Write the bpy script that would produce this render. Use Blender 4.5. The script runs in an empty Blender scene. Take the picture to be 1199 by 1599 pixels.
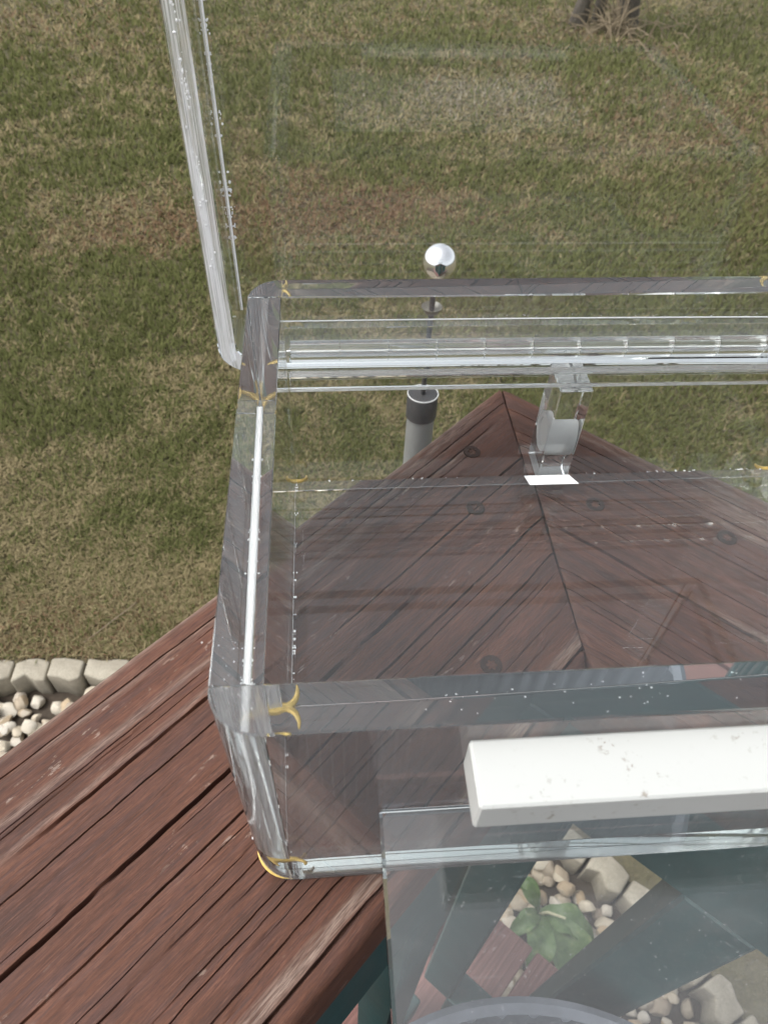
import bpy, bmesh, math, random
import numpy as np
from mathutils import Vector, Matrix
random.seed(7); rng = np.random.default_rng(7)
S = bpy.context.scene
COL = S.collection
PI = math.pi

# ------------------------------------------------------------------ camera
F_PX, YAW, PITCH, ROLL = 1118.11, -0.106006, 0.843050, 0.047964
CAM = np.array([0.029895, -0.068730, 0.262836])
def cam_axes():
    cy, sy, cp, sp = math.cos(YAW), math.sin(YAW), math.cos(PITCH), math.sin(PITCH)
    f = np.array([-sy*cp, cy*cp, -sp]); r = np.array([cy, sy, 0]); u = np.cross(r, f)
    c, s = math.cos(ROLL), math.sin(ROLL)
    return c*r + s*u, -s*r + c*u, f
R_, U_, F_ = cam_axes()
def gp(px, py, z):                       # photo pixel -> point on the level z
    d = F_ + R_*(px-599.5)/F_PX - U_*(py-799.5)/F_PX
    return CAM + d*(z-CAM[2])/d[2]
def gd(px, py, depth):                   # photo pixel -> point at a known depth
    return CAM + (F_ + R_*(px-599.5)/F_PX - U_*(py-799.5)/F_PX)*depth
cd = bpy.data.cameras.new('camera'); cam = bpy.data.objects.new('camera', cd); COL.objects.link(cam)
cam.matrix_world = Matrix(((R_[0], U_[0], -F_[0], CAM[0]), (R_[1], U_[1], -F_[1], CAM[1]), (R_[2], U_[2], -F_[2], CAM[2]), (0, 0, 0, 1)))
cd.sensor_fit = 'VERTICAL'; cd.sensor_height = 24; cd.lens = F_PX/1599*24
cd.clip_start = 0.005; cd.clip_end = 3000
cd.dof.use_dof = True; cd.dof.focus_distance = 0.31; cd.dof.aperture_fstop = 17
S.camera = cam
# ------------------------------------------------------------------ sky, sun, exposure
SUN_EL, SUN_AZ = math.radians(58), math.radians(-92)      # azimuth measured from +Y towards +X
w = bpy.data.worlds.new('World'); S.world = w; w.use_nodes = True
nt = w.node_tree; nt.nodes.clear()
sky = nt.nodes.new('ShaderNodeTexSky'); sky.sky_type = 'NISHITA'; sky.sun_disc = False
sky.sun_elevation = SUN_EL; sky.sun_rotation = SUN_AZ; sky.air_density = 1.0; sky.dust_density = 5.0; sky.ozone_density = 1.0
hs = nt.nodes.new('ShaderNodeHueSaturation'); hs.inputs['Saturation'].default_value = 0.22
bg = nt.nodes.new('ShaderNodeBackground'); bg.inputs['Strength'].default_value = 0.15
wo = nt.nodes.new('ShaderNodeOutputWorld')
nt.links.new(sky.outputs[0], hs.inputs['Color']); nt.links.new(hs.outputs[0], bg.inputs[0]); nt.links.new(bg.outputs[0], wo.inputs[0])
sd = bpy.data.lights.new('sun', 'SUN'); sun = bpy.data.objects.new('sun', sd); COL.objects.link(sun)
sd.energy = 0.55; sd.angle = math.radians(22); sd.color = (1.0, 0.96, 0.9)
sdir = Vector((math.sin(SUN_AZ)*math.cos(SUN_EL), math.cos(SUN_AZ)*math.cos(SUN_EL), math.sin(SUN_EL)))
sun.rotation_euler = sdir.to_track_quat('Z', 'Y').to_euler(); sun.location = (0, 0, 5)
S.view_settings.view_transform = 'Standard'; S.view_settings.look = 'None'
S.view_settings.gamma = 1; S.view_settings.use_curve_mapping = False
S.view_settings.exposure = 1.08
cy = S.cycles
cy.max_bounces = 24; cy.transmission_bounces = 24; cy.glossy_bounces = 12; cy.diffuse_bounces = 4; cy.transparent_max_bounces = 16
cy.caustics_reflective = True; cy.caustics_refractive = True; cy.blur_glossy = 0.4
cy.sample_clamp_indirect = 8; cy.use_denoising = True

# ------------------------------------------------------------------ helpers
class NT:
    def __init__(s, name):
        s.m = bpy.data.materials.new(name); s.m.use_nodes = True; s.t = s.m.node_tree; s.t.nodes.clear()
        s.out = s.t.nodes.new('ShaderNodeOutputMaterial')
    def n(s, typ, **kw):
        nd = s.t.nodes.new('ShaderNode'+typ)
        for k, v in kw.items():
            if k in nd.inputs: s.put(nd.inputs[k], v)
            else: setattr(nd, k, v)
        return nd
    def put(s, inp, v):
        if hasattr(v, 'is_linked') or isinstance(v, bpy.types.NodeSocket): s.t.links.new(v, inp)
        else: inp.default_value = v
    def ramp(s, fac, stops, interp='LINEAR'):
        r = s.n('ValToRGB'); s.put(r.inputs[0], fac); r.color_ramp.interpolation = interp
        e = r.color_ramp.elements
        while len(e) < len(stops): e.new(0.5)
        for i, (p, c) in enumerate(stops):
            e[i].position = p; e[i].color = (c, c, c, 1) if isinstance(c, (int, float)) else (*c, 1)
        return r.outputs[0]
    def mix(s, fac, a, b, blend='MIX'):
        m = s.n('Mix', data_type='RGBA', blend_type=blend)
        s.put(m.inputs[0], fac); s.put(m.inputs[6], a if not isinstance(a, tuple) else (*a, 1)); s.put(m.inputs[7], b if not isinstance(b, tuple) else (*b, 1))
        return m.outputs[2]
    def math(s, op, a, b=0.0, clamp=False):
        m = s.n('Math', operation=op, use_clamp=clamp); s.put(m.inputs[0], a); s.put(m.inputs[1], b); return m.outputs[0]
    def coords(s, kind='Object', scale=(1, 1, 1)):
        tc = s.n('TexCoord'); mp = s.n('Mapping'); mp.inputs['Scale'].default_value = scale
        s.t.links.new(tc.outputs[kind], mp.inputs[0]); return mp.outputs[0]
    def noise(s, vec, scale, detail=4.0, rough=0.55, dist=0.0):
        nz = s.n('TexNoise'); s.put(nz.inputs['Vector'], vec); nz.inputs['Scale'].default_value = scale
        nz.inputs['Detail'].default_value = detail; nz.inputs['Roughness'].default_value = rough; nz.inputs['Distortion'].default_value = dist
        return nz.outputs['Fac']
    def bump(s, h, strength, dist):
        b = s.n('Bump'); s.put(b.inputs['Height'], h); b.inputs['Strength'].default_value = strength; b.inputs['Distance'].default_value = dist
        return b.outputs[0]
    def bsdf(s, col, rough=0.6, normal=None, **kw):
        b = s.n('BsdfPrincipled'); s.put(b.inputs['Base Color'], col if not isinstance(col, tuple) else (*col, 1)); s.put(b.inputs['Roughness'], rough)
        if normal is not None: s.put(b.inputs['Normal'], normal)
        for k, v in kw.items(): s.put(b.inputs[k], v)
        return b.outputs[0]
    def done(s, shader):
        s.t.links.new(shader, s.out.inputs[0]); return s.m

def link(name, me, parent=None, mats=None):
    o = bpy.data.objects.new(name, me); COL.objects.link(o)
    if mats is not None:
        for m in (mats if isinstance(mats, (list, tuple)) else [mats]): me.materials.append(m)
    if parent is not None: o.parent = parent
    return o
def pymesh(name, v, f, mats=None, parent=None, smooth=None):
    me = bpy.data.meshes.new(name); me.from_pydata([tuple(map(float, x)) for x in v], [], f); me.update()
    if smooth is not None: shade(me, smooth)
    return link(name, me, parent, mats)
def shade(me, deg=35):
    me.polygons.foreach_set('use_smooth', [True]*len(me.polygons)); me.set_sharp_from_angle(angle=math.radians(deg))
def empty(name, loc=(0, 0, 0)):
    o = bpy.data.objects.new(name, None); COL.objects.link(o); o.location = loc; o.empty_display_size = 0.05; return o
def tag(o, label=None, cat=None, group=None, kind=None):
    for k, v in (('label', label), ('category', cat), ('group', group), ('kind', kind)):
        if v: o[k] = v
    return o
def finish(bm, name, mats, parent=None, bevel=0.0, segs=1, smooth=22, frost=None, minang=20):
    bmesh.ops.recalc_face_normals(bm, faces=bm.faces)
    if frost:
        for f in bm.faces:
            if frost(f.calc_center_median(), f.normal): f.material_index = 1
    if bevel:
        es = [e for e in bm.edges if len(e.link_faces) == 2 and e.calc_face_angle() > math.radians(minang)]
        bmesh.ops.bevel(bm, geom=es, offset=bevel, segments=segs, profile=0.5, affect='EDGES', clamp_overlap=True)
    me = bpy.data.meshes.new(name); bm.to_mesh(me); bm.free()
    if smooth: shade(me, smooth)
    return link(name, me, parent, mats)
def prism(poly, lo, hi, axis='z'):
    bm = bmesh.new()
    def P(a, b, h): return {'z': (a, b, h), 'y': (a, h, b), 'x': (h, a, b)}[axis]
    A = [bm.verts.new(P(a, b, lo)) for a, b in poly]; B = [bm.verts.new(P(a, b, hi)) for a, b in poly]
    bm.faces.new(A); bm.faces.new(B)
    for i in range(len(poly)):
        j = (i+1) % len(poly); bm.faces.new((A[i], A[j], B[j], B[i]))
    return bm
def rect(x0, y0, x1, y1): return [(x0, y0), (x1, y0), (x1, y1), (x0, y1)]
def arc(cx, cy_, r, a0, a1, n=14): return [(cx+r*math.cos(a0+(a1-a0)*i/n), cy_+r*math.sin(a0+(a1-a0)*i/n)) for i in range(n+1)]
def rrect(x0, y0, x1, y1, r, n=12):
    return arc(x1-r, y0+r, r, -PI/2, 0, n)+arc(x1-r, y1-r, r, 0, PI/2, n)+arc(x0+r, y1-r, r, PI/2, PI, n)+arc(x0+r, y0+r, r, PI, 1.5*PI, n)
def lathe(profile, n=32, name='turned', mats=None, parent=None, loc=(0, 0, 0), smooth=40, caps=True):
    v, f = [], []
    for r, z in profile:
        for i in range(n): v.append((r*math.cos(2*PI*i/n), r*math.sin(2*PI*i/n), z))
    for k in range(len(profile)-1):
        for i in range(n):
            j = (i+1) % n; f.append((k*n+i, k*n+j, (k+1)*n+j, (k+1)*n+i))
    if caps: f.append(tuple(range(n))[::-1]); f.append(tuple((len(profile)-1)*n+i for i in range(n)))
    else:
        k = len(profile)-1
        for i in range(n): f.append((k*n+i, k*n+(i+1) % n, (i+1) % n, i))
    o = pymesh(name, v, f, mats, parent, smooth); o.location = loc; return o
def tube(path, radii, n=8):
    v, f = [], []; path = [Vector(p) for p in path]
    for k, p in enumerate(path):
        d = (path[min(k+1, len(path)-1)]-path[max(k-1, 0)]).normalized()
        a = d.orthogonal().normalized() if k == 0 else (a - d*a.dot(d)).normalized()
        b = d.cross(a)
        for i in range(n): v.append(p + (a*math.cos(2*PI*i/n)+b*math.sin(2*PI*i/n))*radii[k])
    for k in range(len(path)-1):
        for i in range(n):
            j = (i+1) % n; f.append((k*n+i, k*n+j, (k+1)*n+j, (k+1)*n+i))
    f.append(tuple(range(n))[::-1]); f.append(tuple((len(path)-1)*n+i for i in range(n)))
    return v, f
def merge(parts):
    V, Fc = [], []
    for v, f in parts:
        o = len(V); V += list(v); Fc += [tuple(i+o for i in q) for q in f]
    return V, Fc
_perm = rng.random((256, 256))
def vnoise(x, y):
    xi, yi = np.floor(x).astype(int), np.floor(y).astype(int); fx, fy = x-xi, y-yi
    fx = fx*fx*(3-2*fx); fy = fy*fy*(3-2*fy)
    g = lambda a, b: _perm[a % 256, b % 256]
    return (g(xi, yi)*(1-fx)+g(xi+1, yi)*fx)*(1-fy)+(g(xi, yi+1)*(1-fx)+g(xi+1, yi+1)*fx)*fy
def fbm(x, y, o=4):
    s = 0; a = 0.5; t = 0
    for i in range(o): s = s+a*vnoise(x*2**i+17*i, y*2**i+31*i); t += a; a *= 0.5
    return s/t

# ------------------------------------------------------------------ materials
def mat_acrylic(name='clear_acrylic', base=0.0015, speck=0.10, smear=0.008):
    t = NT(name); g = t.n('BsdfGlass'); g.inputs['IOR'].default_value = 1.49; g.inputs['Roughness'].default_value = 0.0
    g.inputs['Color'].default_value = (0.985, 0.992, 0.99, 1)
    d = t.n('BsdfDiffuse'); d.inputs['Color'].default_value = (0.8, 0.8, 0.8, 1)
    vec = t.coords('Object')
    dust = t.ramp(t.noise(vec, 900, 2, 0.6), [(0.66, 0.0), (0.78, 1.0)])
    cl = t.ramp(t.noise(vec, 26, 4, 0.6), [(0.45, 0.0), (0.75, 1.0)])
    film = t.math('MULTIPLY', dust, cl)
    sv = t.n('Mapping'); t.put(sv.inputs[0], vec); sv.inputs['Scale'].default_value = (40, 900, 900); sv.inputs['Rotation'].default_value = (0.1, 0.2, 0.5)
    scr = t.ramp(t.noise(sv.outputs[0], 1.0, 1, 0.5), [(0.77, 0.0), (0.80, 1.0)])
    fac = t.math('ADD', t.math('MULTIPLY', film, speck), t.math('MULTIPLY', t.math('MULTIPLY', scr, cl), 0.12))
    sm = t.ramp(t.noise(t.coords('Object', (14, 30, 30)), 1, 5, 0.7, 0.6), [(0.5, 0.0), (0.78, 1.0)])
    fac = t.math('ADD', t.math('ADD', fac, t.math('MULTIPLY', sm, smear)), base, True)
    m = t.n('MixShader'); t.put(m.inputs[0], fac); t.put(m.inputs[1], g.outputs[0]); t.put(m.inputs[2], d.outputs[0])
    return t.done(m.outputs[0])
ACR = mat_acrylic(); HAZED = mat_acrylic('hazed_dusty_acrylic', 0.032, 0.40, 0.04)  # shelf top: dust specks plus a pale film painted for sky reflection
def mat_frost():
    t = NT('sawn_acrylic_edge'); g = t.n('BsdfGlass'); g.inputs['IOR'].default_value = 1.49; g.inputs['Roughness'].default_value = 0.35
    vec = t.coords('Object'); nz = t.noise(vec, 500, 3, 0.6)
    d = t.n('BsdfDiffuse'); d.inputs['Color'].default_value = (0.97, 0.975, 0.985, 1)
    tr = t.n('BsdfTranslucent'); tr.inputs['Color'].default_value = (0.97, 0.975, 0.985, 1)
    a = t.n('MixShader'); a.inputs[0].default_value = 0.5; t.put(a.inputs[1], d.outputs[0]); t.put(a.inputs[2], tr.outputs[0])
    m = t.n('MixShader'); t.put(m.inputs[0], t.ramp(nz, [(0.3, 0.72), (0.7, 0.97)])); t.put(m.inputs[1], g.outputs[0]); t.put(m.inputs[2], a.outputs[0])
    return t.done(m.outputs[0])
FROST = mat_frost()
def mat_edge(name, sc1, sc2, k=1.0):
    t = NT(name); g = t.n('BsdfGlass'); g.inputs['IOR'].default_value = 1.49; g.inputs['Roughness'].default_value = 0.06
    vec = t.coords('Object', sc1); nz = t.noise(vec, 1, 4, 0.6); big = t.noise(t.coords('Object', sc2), 1, 3, 0.6)
    d = t.n('BsdfDiffuse'); d.inputs['Color'].default_value = (0.95, 0.96, 0.97, 1); tr = t.n('BsdfTranslucent'); tr.inputs['Color'].default_value = (0.95, 0.96, 0.97, 1)
    a = t.n('MixShader'); a.inputs[0].default_value = 0.5; t.put(a.inputs[1], d.outputs[0]); t.put(a.inputs[2], tr.outputs[0])
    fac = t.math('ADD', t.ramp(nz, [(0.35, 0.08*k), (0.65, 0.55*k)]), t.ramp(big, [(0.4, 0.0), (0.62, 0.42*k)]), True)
    m = t.n('MixShader'); t.put(m.inputs[0], fac); t.put(m.inputs[1], g.outputs[0]); t.put(m.inputs[2], a.outputs[0])
    return t.done(m.outputs[0])
SCRAPED = mat_edge('painted_gleam_edge', (1500, 1, 30), (160, 1, 9), 1.35); SCRAPEDL = mat_edge('lightly_scraped_edge', (1500, 1, 30), (160, 1, 9), 0.55); GLEAMX = mat_edge('painted_gleam_long_edge', (30, 1, 1500), (9, 1, 160), 0.35)  # lid rim and floor edge: white streaks painted for sky gleaming through polished acrylic
def mat_simple(name, col, rough=0.6, var=0.15, scale=60, metallic=0.0, bump=0.0, spec=0.5):
    t = NT(name); vec = t.coords('Object'); nz = t.noise(vec, scale, 5, 0.6)
    c = t.mix(nz, tuple(x*(1-var) for x in col), tuple(min(1, x*(1+var)) for x in col))
    nrm = t.bump(nz, bump, 0.002) if bump else None
    return t.done(t.bsdf(c, rough, nrm, Metallic=metallic, **{'Specular IOR Level': spec}))
MILK = None
def mat_milk():
    t = NT('milky_white_plastic'); vec = t.coords('Object')
    spk = t.ramp(t.noise(vec, 420, 3, 0.7), [(0.60, 0.0), (0.66, 1.0)]); cl = t.ramp(t.noise(vec, 60, 3, 0.6), [(0.48, 0.05), (0.62, 1.0)])
    f = t.math('MULTIPLY', spk, cl)
    return t.done(t.bsdf(t.mix(t.math('MULTIPLY', f, 0.6), (0.425, 0.435, 0.42), (0.13, 0.09, 0.05)), 0.4, None,
                         **{'Subsurface Weight': 0.12, 'Subsurface Radius': (0.006, 0.006, 0.006), 'Subsurface Scale': 1.0}))
MILK = mat_milk()
AMBER = mat_simple('amber_cement', (0.62, 0.44, 0.13), 0.35, 0.35, 700)
RESID = mat_simple('dried_cement', (0.82, 0.83, 0.84), 0.6, 0.05, 300)
PAPER = mat_simple('white_paper', (0.85, 0.85, 0.85), 0.7, 0.03, 200)
def mat_wood():
    t = NT('red_stained_timber'); uv = t.n('UVMap').outputs[0]
    def st(a, b):
        m = t.n('Mapping'); t.put(m.inputs[0], uv); m.inputs['Scale'].default_value = (a, b, 1); return m.outputs[0]
    wav = t.noise(st(7, 30), 1, 3, 0.5)
    comb = t.n('CombineXYZ'); sep = t.n('SeparateXYZ'); t.put(sep.inputs[0], uv)
    t.put(comb.inputs[0], sep.outputs[0]); t.put(comb.inputs[1], t.math('ADD', sep.outputs[1], t.math('MULTIPLY', wav, 0.006)))
    def sw(a, b):
        m = t.n('Mapping'); t.put(m.inputs[0], comb.outputs[0]); m.inputs['Scale'].default_value = (a, b, 1); return m.outputs[0]
    big = t.noise(sw(5, 110), 1, 4, 0.6); mid = t.noise(sw(14, 420), 1, 4, 0.65); fine = t.noise(sw(120, 1900), 1, 4, 0.7); blot = t.noise(st(60, 90), 1, 5, 0.65)
    c = t.ramp(big, [(0.28, (0.038, 0.0158, 0.0088)), (0.46, (0.080, 0.0305, 0.0165)), (0.60, (0.110, 0.0430, 0.0240)), (0.76, (0.150, 0.068, 0.041))])
    c = t.mix(t.ramp(mid, [(0.36, 0.65), (0.52, 0.0)]), c, (0.055, 0.024, 0.020))
    c = t.mix(t.ramp(mid, [(0.60, 0.0), (0.74, 0.45)]), c, (0.20, 0.105, 0.080))
    c = t.mix(t.ramp(blot, [(0.50, 0.0), (0.75, 0.45)]), c, (0.10, 0.045, 0.036))
    # bare weathered wood where the stain has flaked off
    at = t.n('Attribute', attribute_name='worn')
    fl = t.ramp(t.noise(st(110, 330), 1, 4, 0.7), [(0.60, 0.0), (0.635, 1.0)])
    pat = t.ramp(t.noise(st(11, 38), 1, 3, 0.6), [(0.54, 0.0), (0.62, 1.0)])
    worn = t.math('MAXIMUM', t.math('MULTIPLY', t.math('MULTIPLY', fl, pat), 0.75), t.math('MULTIPLY', at.outputs['Fac'], t.ramp(t.noise(st(40, 520), 1, 4, 0.7), [(0.36, 0.15), (0.55, 0.95)])), True)
    gray = t.ramp(fine, [(0.3, (0.15, 0.105, 0.085)), (0.55, (0.29, 0.225, 0.185)), (0.75, (0.40, 0.33, 0.28))])
    spk = t.ramp(t.noise(st(420, 1300), 1, 2, 0.6), [(0.58, 0.0), (0.72, 0.5)])
    c = t.mix(spk, c, (0.035, 0.017, 0.013))
    c = t.mix(worn, c, gray)
    c = t.mix(t.ramp(fine, [(0.34, 0.7), (0.55, 0.0)]), c, (0.030, 0.015, 0.012))
    c = t.mix(t.ramp(fine, [(0.55, 0.0), (0.75, 0.35)]), c, (0.22, 0.12, 0.09))
    h = t.math('ADD', t.math('MULTIPLY', fine, 0.5), t.math('ADD', t.math('MULTIPLY', mid, 0.9), t.math('MULTIPLY', worn, -0.25)))
    return t.done(t.bsdf(c, t.ramp(mid, [(0.3, 0.62), (0.7, 0.8)]), t.bump(h, 0.55, 0.0012), **{'Specular IOR Level': 0.35}))
WOOD = mat_wood()
def mat_plank():
    t = NT('deck_stain'); vec = t.coords('Object', (8, 260, 60)); nz = t.noise(vec, 1, 5, 0.6)
    return t.done(t.bsdf(t.ramp(nz, [(0.3, (0.09, 0.042, 0.036)), (0.55, (0.165, 0.08, 0.068)), (0.75, (0.22, 0.115, 0.095))]), 0.75, t.bump(nz, 0.4, 0.002)))
PLANK = mat_plank()
def mat_teal():
    t = NT('teal_paint'); vec = t.coords('Object'); a = t.noise(vec, 30, 5, .65); b = t.noise(vec, 700, 2, .6); g = t.noise(t.coords('Object', (20, 20, 3)), 3, 4, .6)
    c = t.ramp(a, [(.3, (.010, .046, .047)), (.7, (.018, .068, .068))]); c = t.mix(t.ramp(g, [(.48, 0.0), (.75, .35)]), c, (.07, .075, .065)); c = t.mix(t.ramp(b, [(.66, 0.0), (.74, .6)]), c, (.20, .20, .17))
    return t.done(t.bsdf(c, .55, t.bump(a, .25, .002)))
TEAL = mat_teal()
STEEL = mat_simple('screw_steel', (0.035, 0.021, 0.016), 0.75, 0.35, 900, metallic=0.0, spec=0.2)

# ------------------------------------------------------------------ ground: lawn, gravel bed
GZ = -1.5
ctrl = [(-.25,.92),(-.558,.955),(-.883,.968),(-1.35,.96),(-2.2,.7),(-3.2,-.2),(-3.6,-2.2),(-3,-5),(0,-6.2),(3,-5),(3.2,-2.2),(1.9,-1.0),(1.2,-.5),(.95,-.16),(.825,.075),(.735,.261),(.611,.392),(.33,.66),(.05,.84)]
def spline(pts, m=24):
    out = []; n = len(pts)
    for i in range(n):
        p0, p1, p2, p3 = [np.array(pts[(i+k-1) % n], float) for k in range(4)]
        for j in range(m):
            t = j/m; out.append(0.5*((2*p1)+(-p0+p2)*t+(2*p0-5*p1+4*p2-p3)*t*t+(-p0+3*p1-3*p2+p3)*t**3))
    return np.array(out)
EDGE = spline(ctrl); CEN = np.array([0., -1.])
eang = np.unwrap(np.arctan2(EDGE[:, 1]-CEN[1], EDGE[:, 0]-CEN[0])); erad = np.linalg.norm(EDGE-CEN, axis=1)
_o = np.argsort(np.mod(eang, 2*PI)); EA, ER = np.mod(eang, 2*PI)[_o], erad[_o]
def edge_radius(x, y):
    a = np.mod(np.arctan2(y-CEN[1], x-CEN[0]), 2*PI); return np.interp(a, EA, ER, period=2*PI)
def in_bed(x, y, pad=0.0): return np.hypot(x-CEN[0], y-CEN[1]) < edge_radius(x, y)-pad
def mat_soil():
    t = NT('lawn_thatch'); vec = t.coords('Object')
    a = t.noise(vec, 1.1, 6, 0.6); b = t.noise(vec, 28, 5, 0.7); c2 = t.noise(vec, 120, 3, 0.7)
    c = t.ramp(a, [(0.35, (0.080, 0.082, 0.034)), (0.5, (0.105, 0.092, 0.048)), (0.65, (0.120, 0.094, 0.056))])
    c = t.mix(t.ramp(b, [(0.35, 0.5), (0.6, 0.0)]), c, (0.060, 0.050, 0.030))
    c = t.mix(t.ramp(c2, [(0.5, 0.0), (0.8, 0.6)]), c, (0.20, 0.16, 0.09))
    return t.done(t.bsdf(c, 0.95, t.bump(b, 0.8, 0.02)))
rows = [1.0, 1.006, 1.04, 1.12, 1.3, 1.7, 2.6, 5, 14, 60, 500]
v, f = [], []
NE = len(EDGE)
for k, s in enumerate(rows):
    for q in EDGE:
        p = CEN+(q-CEN)*s; zz = GZ if k else GZ-.08
        v.append((p[0], p[1], zz))
for k in range(len(rows)-1):
    for i in range(NE):
        j = (i+1) % NE; f.append((k*NE+i, k*NE+j, (k+1)*NE+j, (k+1)*NE+i))
lawn = pymesh('lawn', v, f, mat_soil()); tag(lawn, kind='structure')
# grass blades
def grass(N=620000):
    u = rng.random(N); lr = np.exp(np.log(.85)+u*(np.log(16)-np.log(.85)))
    az = rng.normal(0, .0, N)+(rng.random(N)*1.75-.80)
    x = CAM[0]+lr*np.sin(az+.06); y = CAM[1]+lr*np.cos(az+.06)
    keep = ~in_bed(x, y, -.03); x, y, lr = x[keep], y[keep], lr[keep]; n = len(x)
    g = fbm(x*.9+3, y*.9+5, 5); fine = fbm(x*7, y*7, 3); tuft = vnoise(x*16, y*16)
    def blob(px, py, rx, ry):
        c = gp(px, py, GZ); return np.exp(-(((x-c[0])/rx)**2+((y-c[1])/ry)**2))
    brown = 1.15*blob(560, 325, .80, .42)+.75*blob(250, 365, .55, .28)+.6*blob(1120, 190, 1.1, .9)+.5*blob(860, 60, 1.4, 1.0)+.45*blob(30, 1000, .5, .12)+.5*blob(1150, 330, .6, .5)+.35*blob(150, 40, 1.5, .8)
    green = .9*blob(620, 262, .55, .3)+.7*blob(120, 440, .8, .35)+.7*blob(430, 420, .5, .2)+.5*blob(170, 830, .12, .1)+.6*blob(850, 420, .9, .3)+.5*blob(960, 110, .8, .6)+.4*blob(240, 700, .35, .2)+.45*blob(60, 250, .7, .6)+.4*blob(300, 880, .2, .12)
    gray = .9*blob(740, 150, .8, .42)
    gm = np.clip((g-.47)*2.6+.50+(fine-.5)*1.8+(tuft-.5)*.9-brown*.6+green*.6-gray*.45, 0, 1)
    r = rng.random(n)
    c_gain = 1.14; isg = r < gm*.80+.15
    c = np.zeros((n, 3)); k = rng.random((n, 1))
    c[:] = np.array([.16, .134, .074])*(1-k)+np.array([.285, .240, .138])*k
    bm_ = (rng.random(n) < brown*.8)[:, None]
    c = np.where(bm_, np.array([.105, .068, .042])*(1-k)+np.array([.21, .140, .085])*k, c)
    gr_ = (rng.random(n) < gray*.6)[:, None]
    c = np.where(gr_, np.array([.17, .15, .11])*(1-k)+np.array([.28, .25, .19])*k, c)
    gc = np.array([.085, .094, .036])*(1-k)+np.array([.145, .152, .062])*k
    c = np.where(isg[:, None], gc, c)
    c = c*c_gain
    L = (.012+.022*rng.random(n))*np.where(isg, 1.15, 1.0)*np.clip(lr/2.2, .85, 2.6)**.6
    W = (.0016+.0016*rng.random(n))*np.clip(lr/1.8, .8, 4.0)**.9
    tilt = np.where(isg, rng.uniform(.35, 1.25, n), rng.uniform(.05, .75, n))
    a = rng.random(n)*2*PI; dx, dy = np.cos(a), np.sin(a); b = rng.random(n)*2*PI
    hx, hz = np.cos(tilt)*L, np.sin(tilt)*L
    P = np.zeros((n, 3, 3))
    base = np.stack([x, y, np.full(n, GZ)+rng.random(n)*.012], -1)
    sd_ = np.stack([-dy, dx, np.zeros(n)], -1)*W[:, None]
    P[:, 0] = base-sd_; P[:, 1] = base+sd_; P[:, 2] = base+np.stack([dx*hx, dy*hx, hz], -1)
    me = bpy.data.meshes.new('grass'); me.vertices.add(n*3); me.loops.add(n*3); me.polygons.add(n)
    me.vertices.foreach_set('co', P.reshape(-1)); me.loops.foreach_set('vertex_index', np.arange(n*3, dtype=np.int32))
    me.polygons.foreach_set('loop_start', np.arange(0, n*3, 3, dtype=np.int32)); me.update()
    ca = me.color_attributes.new('blade', 'FLOAT_COLOR', 'POINT')
    cc = np.ones((n, 3, 4)); cc[:, :, :3] = c[:, None, :]
    ca.data.foreach_set('color', cc.reshape(-1))
    t = NT('grass_blades'); at = t.n('Attribute', attribute_name='blade')
    d = t.n('BsdfDiffuse'); t.put(d.inputs[0], at.outputs['Color']); tr = t.n('BsdfTranslucent'); t.put(tr.inputs[0], at.outputs['Color'])
    m = t.n('MixShader'); m.inputs[0].default_value = .3; t.put(m.inputs[1], d.outputs[0]); t.put(m.inputs[2], tr.outputs[0])
    o = link('grass', me, None, t.done(m.outputs[0]))
    tag(o, 'short patchy lawn grass, part green and part dead straw', 'grass', kind='stuff')
grass()
def mat_stone():
    t = NT('gravel_stone'); geo = t.n('NewGeometry'); vec = t.coords('Object')
    r = geo.outputs['Random Per Island']; oi = t.n('ObjectInfo').outputs['Random']
    rr = t.math('FRACT', t.math('ADD', r, oi))
    c = t.ramp(rr, [(0.0, (0.60, 0.55, 0.44)), (0.25, (0.66, 0.63, 0.56)), (0.5, (0.46, 0.35, 0.22)), (0.7, (0.40, 0.34, 0.26)), (0.85, (0.62, 0.56, 0.44)), (1.0, (0.30, 0.25, 0.20))])
    nz = t.noise(vec, 60, 5, 0.65)
    c = t.mix(t.ramp(nz, [(0.36, 0.0), (0.68, 0.75)]), c, (0.22, 0.165, 0.105))
    return t.done(t.bsdf(c, 0.8, t.bump(nz, 0.4, 0.006)))
STONE = mat_stone()
SOIL = mat_simple('dark_bed_soil', (0.055, 0.042, 0.030), 0.95, 0.5, 90, bump=0.8)
bed = pymesh('gravel_bed', [(p[0], p[1], GZ-.075) for p in CEN+(EDGE-CEN)*1.01], [tuple(range(NE))], SOIL); tag(bed, kind='structure')
def stone_mesh(i, sub=2):
    bm = bmesh.new(); bmesh.ops.create_icosphere(bm, subdivisions=sub, radius=1.0)
    r = random.Random(100+i); cuts = [(Vector((r.gauss(0, 1), r.gauss(0, 1), r.gauss(0, 1))).normalized(), r.uniform(.55, .85)) for _ in range(9)]
    sc = Vector((r.uniform(.9, 1.25), r.uniform(.7, 1.0), r.uniform(.55, .75)))
    for vv in bm.verts:
        for d, h in cuts:
            e = vv.co.dot(d)
            if e > h: vv.co -= d*(e-h)*.85
        vv.co = Vector((vv.co.x*sc.x, vv.co.y*sc.y, vv.co.z*sc.z))
    me = bpy.data.meshes.new('stone'); bm.to_mesh(me); bm.free(); shade(me, 28); me.materials.append(STONE); return me
SM = [stone_mesh(i) for i in range(8)]
PK = np.array([.1314, .2675]); AL, AR = math.radians(43.5), math.radians(-43.0)
EL = np.array([math.cos(AL), math.sin(AL)])       # along the left railing towards the corner
ER_ = np.array([math.cos(AR), math.sin(AR)])      # along the right railing away from the corner
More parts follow.
